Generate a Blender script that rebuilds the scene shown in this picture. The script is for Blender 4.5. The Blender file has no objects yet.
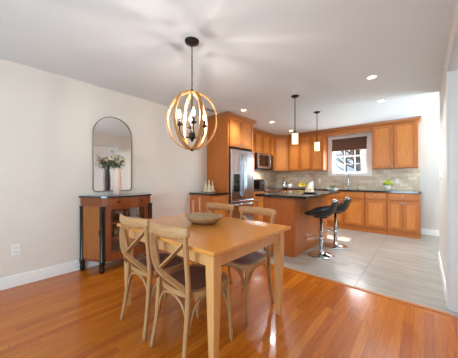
import bpy, bmesh, math, random
from mathutils import Vector, Matrix
random.seed(7)
PI = math.pi
SC = bpy.context.scene
COL = SC.collection

# ------------------------------------------------------------------ camera
EYE = 1.17
cd = bpy.data.cameras.new('camera'); cam = bpy.data.objects.new('camera', cd); COL.objects.link(cam)
cam.location = (0, 0, EYE); cam.rotation_euler = (PI/2, 0, math.radians(41.2))
cd.sensor_width = 36; cd.lens = 36*222.5/458; cd.clip_start = 0.02
cd.shift_y = 0.3/458
SC.camera = cam
# ------------------------------------------------------------------ view
SC.view_settings.view_transform = 'Standard'; SC.view_settings.look = 'None'
SC.view_settings.gamma = 1; SC.view_settings.use_curve_mapping = False
SC.view_settings.exposure = 0.57
SC.cycles.use_denoising = True
SC.cycles.max_bounces = 10; SC.cycles.diffuse_bounces = 6
SC.cycles.caustics_reflective = False; SC.cycles.caustics_refractive = False
SC.cycles.sample_clamp_indirect = 6

def lin(r, g, b):
    return tuple(((c/255)/12.92 if c/255 <= .04045 else ((c/255+.055)/1.055)**2.4) for c in (r, g, b)) + (1,)

# ------------------------------------------------------------------ sky
w = bpy.data.worlds.new('sky'); SC.world = w; w.use_nodes = True
nt = w.node_tree; nt.nodes.clear()
out = nt.nodes.new('ShaderNodeOutputWorld'); bg = nt.nodes.new('ShaderNodeBackground')
tc = nt.nodes.new('ShaderNodeTexCoord'); nz = nt.nodes.new('ShaderNodeTexNoise')
nz.inputs['Scale'].default_value = 7; nz.inputs['Detail'].default_value = 5
cr = nt.nodes.new('ShaderNodeValToRGB')
cr.color_ramp.elements[0].position = .38; cr.color_ramp.elements[0].color = lin(120, 165, 225)
cr.color_ramp.elements[1].position = .62; cr.color_ramp.elements[1].color = lin(240, 245, 250)
nt.links.new(tc.outputs['Generated'], nz.inputs['Vector']); nt.links.new(nz.outputs['Fac'], cr.inputs['Fac'])
nt.links.new(cr.outputs['Color'], bg.inputs['Color']); nt.links.new(bg.outputs[0], out.inputs[0])
bg.inputs['Strength'].default_value = 1.0

def lamp(name, kind, loc, rot, energy, color=(1, 1, 1), size=None, size_y=None):
    l = bpy.data.lights.new(name, kind); l.energy = energy; l.color = color
    if kind == 'AREA':
        l.shape = 'RECTANGLE'; l.size = size; l.size_y = size_y
    o = bpy.data.objects.new(name, l); COL.objects.link(o); o.location = loc; o.rotation_euler = rot
    return o
sun = lamp('sun', 'SUN', (-1, 12, 9), (math.radians(-41), 0, 0), 14, (1, .95, .86)); sun.data.angle = .009
# added fill at an unseen dining window; daylight from the glazed kitchen door
lamp('added_dining_fill', 'AREA', (-1.6, -2.28, 1.42), (PI/2, 0, 0), 14, (.57, .85, 1), 2.9, 1.7)
lamp('kitchen_door_daylight', 'AREA', (2.38, 5.36, 1.1), (0, PI/2+1.1, 0), 95, (.72, .91, 1), 2.0, 1.4).data.spread = 2.3
lamp('sink_window_daylight', 'AREA', (-1.43, 6.44, 1.6), (-PI/2, 0, 0), 18, (.92, .96, 1), .76, .54)

# added flash fill behind the camera, aimed forward and slightly up
lamp('added_flash_fill', 'AREA', (-.8, -1.8, 1.0), (PI-1.36, 0, -.05), 46, (.56, .85, 1), 1.2, 1.2)

# ------------------------------------------------------------------ materials
class NT:
    def __init__(s, name):
        s.m = bpy.data.materials.new(name); s.m.use_nodes = True
        s.t = s.m.node_tree; s.b = s.t.nodes['Principled BSDF']
    def n(s, t, **k):
        o = s.t.nodes.new(t)
        for a, v in k.items(): setattr(o, a, v)
        return o
    def l(s, a, b): s.t.links.new(a, b)
    def math(s, op, a, b=None, c=None):
        o = s.n('ShaderNodeMath', operation=op)
        for i, v in enumerate((a, b, c)):
            if v is None: continue
            if hasattr(v, 'is_linked'): s.l(v, o.inputs[i])
            else: o.inputs[i].default_value = v
        return o.outputs[0]
    def coords(s, scale=(1, 1, 1), rot=(0, 0, 0), world=False):
        if world:
            src = s.n('ShaderNodeNewGeometry').outputs['Position']
        else:
            src = s.n('ShaderNodeTexCoord').outputs['Object']
        mp = s.n('ShaderNodeMapping'); mp.inputs['Scale'].default_value = scale; mp.inputs['Rotation'].default_value = rot
        s.l(src, mp.inputs['Vector']); return mp.outputs[0]
    def noise(s, vec, scale, detail=3, rough=.5, dist=0):
        o = s.n('ShaderNodeTexNoise'); s.l(vec, o.inputs['Vector'])
        o.inputs['Scale'].default_value = scale; o.inputs['Detail'].default_value = detail
        o.inputs['Roughness'].default_value = rough; o.inputs['Distortion'].default_value = dist
        return o.outputs['Fac']
    def ramp(s, fac, stops):
        o = s.n('ShaderNodeValToRGB'); e = o.color_ramp.elements
        while len(e) < len(stops): e.new(.5)
        for i, (p, c) in enumerate(stops): e[i].position = p; e[i].color = c
        s.l(fac, o.inputs['Fac']); return o.outputs['Color']
    def mix(s, fac, a, b, mode='MIX'):
        o = s.n('ShaderNodeMix', data_type='RGBA', blend_type=mode)
        for i, v in ((0, fac), (6, a), (7, b)):
            if hasattr(v, 'is_linked'): s.l(v, o.inputs[i])
            else: o.inputs[i].default_value = v
        return o.outputs[2]
    def bump(s, h, strength=.2, dist=.002):
        o = s.n('ShaderNodeBump'); o.inputs['Strength'].default_value = strength; o.inputs['Distance'].default_value = dist
        s.l(h, o.inputs['Height']); s.l(o.outputs[0], s.b.inputs['Normal'])
    def done(s, col=None, rough=.5, metal=0, coat=0, spec=None):
        if col is not None:
            if hasattr(col, 'is_linked'): s.l(col, s.b.inputs['Base Color'])
            else: s.b.inputs['Base Color'].default_value = col
        if hasattr(rough, 'is_linked'): s.l(rough, s.b.inputs['Roughness'])
        else: s.b.inputs['Roughness'].default_value = rough
        s.b.inputs['Metallic'].default_value = metal
        s.b.inputs['Coat Weight'].default_value = coat
        s.b.inputs['Coat Roughness'].default_value = .08
        if spec is not None: s.b.inputs['Specular IOR Level'].default_value = spec
        return s.m

def plain(name, rgb, rough=.5, metal=0, coat=0, var=.06, scale=40, bump=0):
    t = NT(name); c = lin(*rgb); v = t.coords()
    f = t.noise(v, scale)
    lo = tuple(x*(1-var) for x in c[:3])+(1,); hi = tuple(min(1, x*(1+var)) for x in c[:3])+(1,)
    col = t.ramp(f, [(.3, lo), (.7, hi)])
    if bump: t.bump(f, bump)
    return t.done(col, rough, metal, coat)

def wood(name, a, b, axis='z', rough=.35, scale=6, coat=.2, world=False):
    t = NT(name)
    sc = {'z': (8, 8, .7), 'x': (.7, 8, 8), 'y': (8, .7, 8)}[axis]
    v = t.coords(sc, world=world)
    f = t.noise(v, scale, 5, .6, .6)
    col = t.ramp(f, [(.25, lin(*a)), (.75, lin(*b))])
    t.bump(f, .06, .001)
    return t.done(col, rough, 0, coat)

def emit(name, rgb, strength):
    t = NT(name); t.b.inputs['Base Color'].default_value = lin(*rgb)
    t.b.inputs['Emission Color'].default_value = lin(*rgb); t.b.inputs['Emission Strength'].default_value = strength
    return t.m

def clear(name, tint=(1, 1, 1, 1), gloss=.08):
    m = bpy.data.materials.new(name); m.use_nodes = True; t = m.node_tree; t.nodes.clear()
    o = t.nodes.new('ShaderNodeOutputMaterial'); a = t.nodes.new('ShaderNodeBsdfTransparent'); g = t.nodes.new('ShaderNodeBsdfGlossy')
    a.inputs[0].default_value = tint; g.inputs['Roughness'].default_value = .03
    mx = t.nodes.new('ShaderNodeMixShader')
    mx.inputs[0].default_value = gloss*.6; t.links.new(a.outputs[0], mx.inputs[1]); t.links.new(g.outputs[0], mx.inputs[2]); t.links.new(mx.outputs[0], o.inputs[0])
    return m

def hardwood():
    t = NT('hardwood planks'); pos = t.n('ShaderNodeNewGeometry').outputs['Position']
    sx = t.n('ShaderNodeSeparateXYZ'); t.l(pos, sx.inputs[0])
    W, L = .062, .95
    rx = t.math('DIVIDE', sx.outputs[0], W); row = t.math('FLOOR', rx); fx = t.math('FRACT', rx)
    wn = t.n('ShaderNodeTexWhiteNoise', noise_dimensions='1D'); t.l(row, wn.inputs['W'])
    ry = t.math('ADD', t.math('DIVIDE', sx.outputs[1], L), t.math('MULTIPLY', wn.outputs['Value'], 7.3))
    pl = t.math('FLOOR', ry); fy = t.math('FRACT', ry)
    cv = t.n('ShaderNodeCombineXYZ'); t.l(row, cv.inputs[0]); t.l(pl, cv.inputs[1])
    w2 = t.n('ShaderNodeTexWhiteNoise', noise_dimensions='2D'); t.l(cv.outputs[0], w2.inputs['Vector'])
    base = t.ramp(w2.outputs['Value'], [(0, lin(178, 90, 16)), (.3, lin(190, 101, 20)), (.7, lin(198, 109, 24)), (1, lin(206, 118, 32))])
    off = t.n('ShaderNodeVectorMath', operation='MULTIPLY_ADD'); t.l(w2.outputs['Color'], off.inputs[0]); off.inputs[1].default_value = (9, 9, 9); t.l(pos, off.inputs[2])
    mp = t.n('ShaderNodeMapping'); mp.inputs['Scale'].default_value = (14, .9, 1); t.l(off.outputs[0], mp.inputs['Vector'])
    g = t.noise(mp.outputs[0], 4, 5, .6, .8)
    grain = t.ramp(g, [(.3, (.62, .50, .40, 1)), (.6, (1, 1, 1, 1))])
    col = t.mix(.75, base, grain, 'MULTIPLY')
    ex = t.math('LESS_THAN', t.math('MINIMUM', fx, t.math('SUBTRACT', 1, fx)), .016)
    ey = t.math('LESS_THAN', fy, .003)
    gap = t.math('MAXIMUM', ex, ey)
    col = t.mix(t.math('MULTIPLY', gap, .55), col, lin(80, 38, 14))
    wav = t.noise(pos, 9, 2)
    h = t.math('ADD', t.math('MULTIPLY', wav, 1.0), t.math('MULTIPLY', gap, -.5))
    t.bump(h, .25, .004)
    return t.done(col, t.math('ADD', .17, t.math('MULTIPLY', g, .14)), 0, .15, .5)

def tile_floor():
    t = NT('vein cut floor tile'); pos = t.n('ShaderNodeNewGeometry').outputs['Position']
    sx = t.n('ShaderNodeSeparateXYZ'); t.l(pos, sx.inputs[0])
    TX, TY = 1.2, .6
    rx = t.math('ADD', t.math('DIVIDE', sx.outputs[0], TX), .475); ry = t.math('DIVIDE', t.math('SUBTRACT', sx.outputs[1], 2.9), TY)
    fx = t.math('FRACT', rx); fy = t.math('FRACT', ry)
    cv = t.n('ShaderNodeCombineXYZ'); t.l(t.math('FLOOR', rx), cv.inputs[0]); t.l(t.math('FLOOR', ry), cv.inputs[1])
    wn = t.n('ShaderNodeTexWhiteNoise', noise_dimensions='2D'); t.l(cv.outputs[0], wn.inputs['Vector'])
    off = t.n('ShaderNodeVectorMath', operation='MULTIPLY_ADD'); t.l(wn.outputs['Color'], off.inputs[0]); off.inputs[1].default_value = (5, 5, 5); t.l(pos, off.inputs[2])
    mp = t.n('ShaderNodeMapping'); mp.inputs['Scale'].default_value = (1.3, 4.5, 1); t.l(off.outputs[0], mp.inputs['Vector'])
    g = t.noise(mp.outputs[0], 2.2, 6, .6, .7)
    col = t.ramp(g, [(.25, lin(142, 130, 118)), (.5, lin(162, 152, 142)), (.75, lin(178, 170, 162))])
    col = t.mix(t.math('MULTIPLY', wn.outputs['Value'], .15), col, lin(140, 128, 116))
    ex = t.math('LESS_THAN', t.math('MINIMUM', fx, t.math('SUBTRACT', 1, fx)), .0028)
    ey = t.math('LESS_THAN', t.math('MINIMUM', fy, t.math('SUBTRACT', 1, fy)), .004)
    col = t.mix(t.math('MULTIPLY', t.math('MAXIMUM', ex, t.math('MULTIPLY', ey, .35)), .8), col, lin(88, 80, 72))
    return t.done(col, .32, 0, .1)

def splash_tile():
    t = NT('travertine wall tile'); pos = t.n('ShaderNodeNewGeometry').outputs['Position']
    sx = t.n('ShaderNodeSeparateXYZ'); t.l(pos, sx.inputs[0])
    cv = t.n('ShaderNodeCombineXYZ'); t.l(t.math('ADD', sx.outputs[0], sx.outputs[1]), cv.inputs[0]); t.l(t.math('SUBTRACT', sx.outputs[2], .93), cv.inputs[1])
    b = t.n('ShaderNodeTexBrick'); t.l(cv.outputs[0], b.inputs['Vector'])
    b.inputs['Scale'].default_value = 1; b.inputs['Brick Width'].default_value = .15; b.inputs['Row Height'].default_value = .075
    b.inputs['Mortar Size'].default_value = .0025; b.inputs['Bias'].default_value = 0
    b.inputs['Color1'].default_value = lin(238, 222, 200); b.inputs['Color2'].default_value = lin(206, 182, 152); b.inputs['Mortar'].default_value = lin(200, 188, 170)
    n = t.noise(pos, 11, 4)
    col = t.mix(.6, b.outputs['Color'], t.ramp(n, [(.3, (.8, .77, .73, 1)), (.7, (1, 1, 1, 1))]), 'MULTIPLY')
    t.bump(b.outputs['Fac'], -.2, .002)
    return t.done(col, .35)

def granite():
    t = NT('black granite'); v = t.coords(world=True)
    a = t.noise(v, 130, 2); b = t.noise(v, 45, 3)
    col = t.ramp(t.math('ADD', t.math('MULTIPLY', a, .6), t.math('MULTIPLY', b, .4)), [(.45, lin(22, 20, 20)), (.6, lin(48, 42, 38)), (.72, lin(120, 105, 90))])
    return t.done(col, .08, 0, .3)

M = {}
M['wall'] = plain('warm white wall paint', (226, 217, 207), .6, var=.015, scale=3)
M['kwall'] = plain('white wall paint', (212, 206, 200), .6, var=.015, scale=3)
M['ceil'] = plain('flat white ceiling paint', (220, 223, 225), .8, var=.012, scale=2)
M['trim'] = plain('white trim paint', (243, 242, 240), .35, var=.01)
M['jamb'] = plain('white jamb paint', (222, 222, 220), .45, var=.01)
M['floor'] = hardwood(); M['tile'] = tile_floor(); M['splash'] = splash_tile(); M['granite'] = granite()
M['cab'] = wood('honey maple cabinet', (174, 92, 28), (202, 118, 46), 'z', .4, 6, 0)
M['cabh'] = wood('honey maple rail', (176, 98, 34), (202, 124, 54), 'x', .4, 6, 0)
M['panel'] = wood('maple door panel', (196, 110, 42), (222, 142, 66), 'z', .38, 6, 0)
M['crown'] = wood('honey maple crown', (150, 84, 38), (176, 106, 52), 'x')
M['island'] = wood('reddish maple panel', (178, 96, 40), (202, 120, 60), 'z', .38, 6, 0)
M['table'] = wood('golden maple table', (206, 130, 54), (224, 152, 76), 'x', .18, 5, .25)
M['tleg'] = wood('golden maple leg', (204, 146, 88), (222, 168, 110), 'z', .3)
M['oak'] = wood('weathered oak', (160, 112, 68), (190, 144, 98), 'z', .5, 8, 0)
M['oakx'] = wood('weathered oak bent rail', (162, 114, 70), (192, 146, 100), 'x', .5, 8, 0)
M['seat'] = plain('brown woven seat', (112, 76, 56), .6, var=.3, scale=160, bump=.4)
M['cherry'] = wood('dark cherry veneer', (106, 46, 14), (140, 70, 26), 'z', .3, 5, .1)
M['cherryl'] = wood('cherry side veneer', (146, 80, 24), (170, 102, 38), 'z', .3, 5, .1)
M['cherryd'] = wood('cherry drawer veneer', (120, 52, 14), (146, 74, 24), 'x', .28, 5, .2)
M['black'] = plain('black lacquer', (22, 20, 20), .25, var=.1)
M['dark'] = plain('dark bronze', (42, 34, 28), .4, .7, var=.1)
M['blackmetal'] = plain('black metal', (26, 25, 25), .4, .3, var=.1)
M['steel'] = plain('stainless steel', (190, 194, 200), .22, 1, var=.04, scale=8)
M['steeld'] = plain('dark steel', (70, 72, 76), .35, .8, var=.05)
M['frame'] = plain('brushed nickel frame', (140, 134, 126), .35, .9)
M['chrome'] = plain('chrome', (215, 218, 222), .08, 1, var=.01)
M['mirror'] = plain('mirror silvering', (236, 238, 238), .0, 1, var=.001)
M['blackglass'] = plain('black glass', (14, 14, 15), .06, 0, .5, var=.05)
M['leather'] = plain('black quilted leather', (24, 25, 28), .38, var=.12, scale=60, bump=.1)
M['white'] = plain('white glazed ceramic', (238, 236, 232), .25, var=.02)
M['blush'] = plain('pale blush ceramic', (230, 200, 184), .45, var=.03)
M['cream'] = plain('cream ceramic', (232, 214, 182), .5, var=.06, scale=30)
M['greyplate'] = plain('grey stoneware', (92, 92, 92), .35, var=.08)
M['bowl'] = wood('pale mango wood', (150, 118, 80), (190, 160, 118), 'x', .5, 5, 0)
M['ringwood'] = wood('blond bentwood', (158, 106, 54), (186, 134, 78), 'x', .5, 5, 0, world=True)
M['sleeve'] = plain('ivory candle sleeve', (226, 206, 166), .5, var=.03)
M['bulb'] = emit('glowing lamp filament', (252, 242, 234), 1600)
M['downlight'] = emit('glowing downlight lens', (255, 238, 212), 14)
M['shade'] = emit('glowing alabaster glass shade', (255, 226, 178), .9)
M['glass'] = clear('window glass'); M['bulbglass'] = clear('glowing bulb glass')
_t = M['bulbglass'].node_tree; _e = _t.nodes.new('ShaderNodeEmission'); _e.inputs[0].default_value = lin(255, 214, 150); _e.inputs[1].default_value = 2.2
_a = _t.nodes.new('ShaderNodeAddShader'); _o = _t.nodes['Material Output']; _src = _o.inputs[0].links[0].from_socket
_t.links.new(_src, _a.inputs[0]); _t.links.new(_e.outputs[0], _a.inputs[1]); _t.links.new(_a.outputs[0], _o.inputs[0])
M['cabglass'] = clear('cabinet glass', gloss=.2)
M['blind'] = NT('woven brown shade'); _t = M['blind']
_v = _t.coords((.6, 1, 60)); _f = _t.noise(_v, 3, 3)
M['blind'] = _t.done(_t.ramp(_f, [(.3, lin(78, 52, 40)), (.7, lin(136, 98, 76))]), .8)
M['leaf'] = plain('olive green leaf', (86, 104, 52), .55, var=.3, scale=20)
M['petal'] = plain('cream petal', (238, 226, 196), .6, var=.06)
M['petalp'] = plain('peach petal', (226, 196, 160), .6, var=.06)
M['lime'] = plain('lime green petal', (190, 206, 62), .6, var=.2, scale=60)
M['lemon'] = plain('lemon peel', (226, 190, 58), .45, var=.08, scale=80, bump=.15)
M['utensil'] = wood('wooden spoon', (160, 110, 66), (190, 140, 92), 'z', .6)
M['bead'] = plain('rose tinted glass bead', (205, 160, 134), .2, 0, .4, var=.1)
M['bottle'] = plain('dark green bottle glass', (24, 30, 22), .1, 0, .5, var=.1)
M['bark'] = plain('grey brown bark', (74, 64, 56), .9, var=.25, scale=12, bump=.4)
M['shrub'] = plain('winter shrub foliage', (96, 104, 68), .8, var=.3, scale=6)
M['lawn'] = plain('pale winter lawn', (150, 146, 104), .9, var=.2, scale=3)
M['vent'] = plain('white vent metal', (206, 206, 204), .5, var=.02)
M['ventd'] = plain('vent shadow gap', (90, 90, 92), .7, var=.02)
M['plastic'] = plain('white plastic', (236, 234, 230), .35, var=.01)
M['socket'] = plain('grey socket slot', (70, 68, 66), .5, var=.02)
M['stone'] = plain('dark polished top', (52, 44, 42), .12, 0, .5, var=.2, scale=60)

# ------------------------------------------------------------------ mesh helpers
class MB:
    def __init__(s): s.b = bmesh.new()
    def _add(s, verts, faces):
        vs = [s.b.verts.new(v) for v in verts]
        for f in faces:
            try: s.b.faces.new([vs[i] for i in f])
            except ValueError: pass
        return vs
    def box(s, x0, x1, y0, y1, z0, z1, bev=0):
        t = bmesh.new()
        bmesh.ops.create_cube(t, size=1, matrix=Matrix.Translation(((x0+x1)/2, (y0+y1)/2, (z0+z1)/2)) @ Matrix.Diagonal((abs(x1-x0), abs(y1-y0), abs(z1-z0), 1)))
        if bev: bmesh.ops.bevel(t, geom=t.edges[:], offset=bev, segments=2, affect='EDGES', profile=.6)
        s.merge(t); return s
    def merge(s, t, mat=None):
        if mat is not None: bmesh.ops.transform(t, matrix=mat, verts=t.verts)
        me = bpy.data.meshes.new('tmp'); t.to_mesh(me); t.free(); s.b.from_mesh(me); bpy.data.meshes.remove(me)
    def prism(s, pts, z0, z1, bev=0):
        t = bmesh.new(); n = len(pts)
        a = [t.verts.new((x, y, z0)) for x, y in pts]; b = [t.verts.new((x, y, z1)) for x, y in pts]
        t.faces.new(a[::-1]); t.faces.new(b)
        for i in range(n): t.faces.new((a[i], a[(i+1) % n], b[(i+1) % n], b[i]))
        bmesh.ops.recalc_face_normals(t, faces=t.faces)
        if bev:
            ed = [e for e in t.edges if abs(e.verts[0].co.z-e.verts[1].co.z) < 1e-6]
            bmesh.ops.bevel(t, geom=ed, offset=bev, segments=2, affect='EDGES')
        s.merge(t); return s
    def lathe(s, prof, seg=24, at=(0, 0, 0), ribs=0, amp=0, mat=None, sx=1, sy=1):
        t = bmesh.new(); rings = []
        for r, z in prof:
            if r < 1e-6: rings.append([t.verts.new((0, 0, z))]); continue
            rg = []
            for k in range(seg):
                a = 2*PI*k/seg; rr = r*(1+amp*math.cos(ribs*a)) if ribs else r
                rg.append(t.verts.new((rr*math.cos(a)*sx, rr*math.sin(a)*sy, z)))
            rings.append(rg)
        for p, q in zip(rings, rings[1:]):
            for k in range(seg):
                i, j = k, (k+1) % seg
                if len(p) == 1 and len(q) == 1: continue
                if len(p) == 1: t.faces.new((p[0], q[j], q[i]))
                elif len(q) == 1: t.faces.new((p[i], p[j], q[0]))
                else: t.faces.new((p[i], p[j], q[j], q[i]))
        for rg in (rings[0], rings[-1]):
            if len(rg) > 2: t.faces.new(rg)
        bmesh.ops.recalc_face_normals(t, faces=t.faces)
        for f in t.faces: f.smooth = True
        T = Matrix.Translation(at)
        s.merge(t, T @ mat if mat is not None else T); return s
    def sweep(s, path, prof, up=(0, 0, 1), closed=False, scales=None, smooth=True):
        """prof: 2-D outline (side, up'); swept along path"""
        P = [Vector(p) for p in path]; n = len(P); rings = []; prev = None
        for i in range(n):
            if closed: d = P[(i+1) % n]-P[i-1]
            else: d = P[min(i+1, n-1)]-P[max(i-1, 0)]
            d.normalize(); u = Vector(up) if prev is None or up is not None and not isinstance(up, str) else prev
            side = d.cross(u)
            if side.length < 1e-4: side = d.cross(Vector((1, 0, 0))) if prev is None else prev
            side.normalize(); u2 = side.cross(d).normalized(); prev = side
            k = scales[i] if scales else 1
            rings.append([s.b.verts.new(P[i]+side*a*k+u2*b*k) for a, b in prof])
        m = len(prof); fs = []
        for i in range(n if closed else n-1):
            p, q = rings[i], rings[(i+1) % n]
            for k in range(m): fs.append(s.b.faces.new((p[k], p[(k+1) % m], q[(k+1) % m], q[k])))
        if not closed: fs.append(s.b.faces.new(rings[0][::-1])); fs.append(s.b.faces.new(rings[-1]))
        for f in fs: f.smooth = smooth
        return s
    def tube(s, path, r, seg=10, up=(0, 0, 1), closed=False, scales=None):
        return s.sweep(path, [(r*math.cos(2*PI*k/seg), r*math.sin(2*PI*k/seg)) for k in range(seg)], up, closed, scales)
    def ball(s, c, r, sub=2, sc=(1, 1, 1), jit=0):
        t = bmesh.new(); bmesh.ops.create_icosphere(t, subdivisions=sub, radius=1)
        for v in t.verts:
            if jit: v.co *= 1+random.uniform(-jit, jit)
        for f in t.faces: f.smooth = True
        s.merge(t, Matrix.Translation(c) @ Matrix.Diagonal((r*sc[0], r*sc[1], r*sc[2], 1))); return s
    def build(s, name, mat, parent=None, loc=None, smooth=False):
        bmesh.ops.recalc_face_normals(s.b, faces=s.b.faces)
        me = bpy.data.meshes.new(name); s.b.to_mesh(me); s.b.free()
        if mat is not None: me.materials.append(mat)
        o = bpy.data.objects.new(name, me); COL.objects.link(o)
        if smooth:
            for p in me.polygons: p.use_smooth = True
        if parent: o.parent = parent
        if loc: o.location = loc
        return o
RR = lambda a, b, n=10: [(a*math.cos(2*PI*k/n+PI/n), b*math.sin(2*PI*k/n+PI/n)) for k in range(n)]
RECT = lambda a, b: [(-a, -b), (a, -b), (a, b), (-a, b)]

def thing(name, label, cat, loc=(0, 0, 0), rz=0, group=None):
    o = bpy.data.objects.new(name, None); COL.objects.link(o); o.empty_display_size = .1
    o.location = loc; o.rotation_euler = (0, 0, rz); return tag(o, label, cat, group)
def tag(o, label, cat, group=None):
    o['label'] = label; o['category'] = cat
    if group: o['group'] = group
    return o
def struct(name, mb, mat, label, cat='wall'):
    o = mb.build(name, mat); o['kind'] = 'structure'; o['label'] = label; o['category'] = cat; return o
def spart(o): o['kind'] = 'structure'; return o
def copy_tree(o, parent=None):
    c = o.copy(); COL.objects.link(c)
    if parent: c.parent = parent
    for ch in list(o.children): copy_tree(ch, c)
    return c
def bez(p0, p1, p2, p3, n=12):
    p0, p1, p2, p3 = map(Vector, (p0, p1, p2, p3)); r = []
    for i in range(n+1):
        t = i/n; r.append(p0*(1-t)**3+p1*3*t*(1-t)**2+p2*3*t*t*(1-t)+p3*t**3)
    return r
def smooth_path(pts, n=6):
    P = [Vector(p) for p in pts]; r = []
    for i in range(len(P)-1):
        a, b, c, d = P[max(i-1, 0)], P[i], P[i+1], P[min(i+2, len(P)-1)]
        for k in range(n):
            t = k/n
            r.append(.5*((2*b)+(c-a)*t+(2*a-5*b+4*c-d)*t*t+(3*b-a-3*c+d)*t**3))
    r.append(P[-1]); return r

# ------------------------------------------------------------------ room shell
H = 2.445; XL = -3.36; XK = -3.55; XR = .17; YB = 6.27; YF = -2.3; XE = 2.4
struct('floor', MB().box(XK, .45, YF-.14, 2.70, -.06, 0), M['floor'], 'glossy orange hardwood plank floor of the dining area', 'floor')
struct('floor_kitchen', MB().box(XK-.12, XE+.14, 2.70, YB+.14, -.06, 0), M['tile'], 'pale grey beige vein cut kitchen floor tiles', 'floor')
struct('trim_1', MB().box(XL, XR, 2.68, 2.72, 0, .006, .002), M['cabh'], 'thin wooden threshold strip between hardwood and tile', 'trim')
struct('ceiling', MB().box(XK-.12, XE+.14, YF-.14, YB+.14, H, H+.1), M['ceil'], 'flat white ceiling over dining area and kitchen', 'ceiling')
struct('wall_left', MB().box(XK, XL, YF-.14, 3.15, 0, H), M['wall'], 'plain warm white dining wall behind the console', 'wall')
struct('wall_left_kitchen', MB().box(XK-.12, XK, 3.15, YB+.14, 0, H), M['kwall'], 'kitchen wall behind fridge and range', 'wall')
wb = MB(); wx0, wx1, wz0, wz1 = -1.83, -1.03, 1.32, 2.22
for q in ((XK-.12, wx0, 0, H), (wx1, XE+.14, 0, H), (wx0, wx1, 0, wz0), (wx0, wx1, wz1, H)): wb.box(q[0], q[1], YB, YB+.14, q[2], q[3])
struct('wall_back', wb, M['kwall'], 'white kitchen wall with the sink window in it', 'wall')
wr = MB(); dy0, dy1, dz = 1.90, 2.80, 2.14
wr.box(XR, XR+.14, dy1, 4.45, 0, H).box(XR, XR+.14, dy0, dy1, dz, H).box(XR, XR+.14, YF-.14, dy0, 0, H)
struct('wall_right', wr, M['wall'], 'short warm white wall at the right ending at the kitchen', 'wall')
struct('wall_kitchen_nook', MB().box(XR+.14, XE, 4.31, 4.45, 0, H), M['kwall'], 'white wall closing the kitchen nook on the right', 'wall')
we = MB()
for q in ((4.31, 4.6, 0, H), (6.1, YB+.14, 0, H), (4.6, 6.1, 2.15, H)): we.box(XE, XE+.14, q[0], q[1], q[2], q[3])
struct('wall_kitchen_end', we, M['kwall'], 'white end wall of the kitchen with the glazed patio door', 'wall')
wf = MB()
for q in ((XK, -3.05, 0, H), (-.15, XR, 0, H), (-3.05, -.15, 0, .55), (-3.05, -.15, 2.28, H)): wf.box(q[0], q[1], YF-.14, YF, q[2], q[3])
struct('wall_front', wf, M['wall'], 'dining wall behind the camera with an added wide window', 'wall')
# baseboards
def bb(name, path, label):
    # profile swept: simple board with eased top
    m = MB()
    for (x0, x1, y0, y1) in path: m.box(x0, x1, y0, y1, 0, .125, .003); 
    struct(name, m, M['trim'], label, 'baseboard')
bb('baseboard_left', [(XL, XL+.014, YF, 2.69)], 'tall white baseboard along the dining wall')
bb('baseboard_right', [(XR-.014, XR, dy1+.085, 4.45), (XR-.014, XR+.14, 4.45, 4.464)], 'white baseboard along the short right wall')
bb('baseboard_back', [(-.045, XE, YB-.014, YB)], 'white baseboard right of the base cabinets')
# door opening on the right
cs = MB()
cs.box(XR-.016, XR, dy1, dy1+.085, 0, dz+.085, .003).box(XR-.016, XR, dy0-.085, dy0, 0, dz+.085, .003).box(XR-.016, XR, dy0, dy1, dz, dz+.085, .003)
cs.box(XR, XR+.14, dy1-.012, dy1+.0, 0, dz).box(XR, XR+.14, dy0, dy0+.012, 0, dz).box(XR, XR+.14, dy0+.012, dy1-.012, dz-.012, dz)
struct('trim_2', cs, M['jamb'], 'white casing and jamb around the doorway at right edge', 'trim')
dm = MB().box(XR+.10, XR+.138, dy0+.015, dy1-.015, .008, dz-.015)
for z0, z1 in ((.2, .95), (1.1, 1.98)):
    for y0 in (dy0+.12, dy0+.5): dm.box(XR+.094, XR+.10, y0, y0+.3, z0, z1, .003)
dr = struct('door_1', dm, M['trim'], 'closed white panel door at the right edge', 'door')
spart(MB().lathe([(0, 0), (.026, 0), (.028, .02), (.018, .045), (0, .05)], 16, (0, 0, 0), mat=Matrix.Rotation(-PI/2, 4, 'Y')).build('door_knob', M['steel'], dr, (XR+.092, dy0+.09, 1.0)))
# windows
def window_y(name, x0, x1, z0, z1, y, label, cols, rows):
    m = MB(); e = .045
    for a in ((x0, x0+e, z0, z1), (x1-e, x1, z0, z1), (x0+e, x1-e, z0, z0+e), (x0+e, x1-e, z1-e, z1)): m.box(a[0], a[1], y-.02, y+.03, a[2], a[3], .003)
    r = struct(name, m, M['trim'], label, 'window'); s = MB(); mid = (z0+z1)/2
    s.box(x0+e, x1-e, y-.012, y+.022, mid-.018, mid+.018, .002)
    for k in range(1, cols): xx = x0+e+(x1-x0-2*e)*k/cols; s.box(xx-.008, xx+.008, y-.004, y+.014, z0+e, z1-e)
    for zz in [z0+e+(mid-z0-e)*k/rows for k in range(1, rows)]+[mid+(z1-e-mid)*k/rows for k in range(1, rows)]: s.box(x0+e, x1-e, y-.004, y+.014, zz-.008, zz+.008)
    spart(s.build('sash_bars', M['trim'], r)); spart(MB().box(x0+e, x1-e, y+.003, y+.007, z0+e, z1-e).build('glass_pane', M['glass'], r))
    return r
window_y('window_1', wx0, wx1, wz0, wz1, YB+.05, 'white framed sink window with muntins under a woven shade', 3, 2)
window_y('window_2', -3.05, -.15, .55, 2.28, YF-.05, 'wide added dining window behind the camera', 4, 2)  # unseen window, put in to let light into the room
c1 = MB(); cw = .10
c1.box(wx0-cw, wx0, YB-.022, YB, wz0-.075, wz1+.06, .004).box(wx1, wx1+cw, YB-.022, YB, wz0-.075, wz1+.06, .004).box(wx0, wx1, YB-.022, YB, wz1, wz1+.06, .004).box(wx0, wx1, YB-.03, YB, wz0-.075, wz0, .004)
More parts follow.
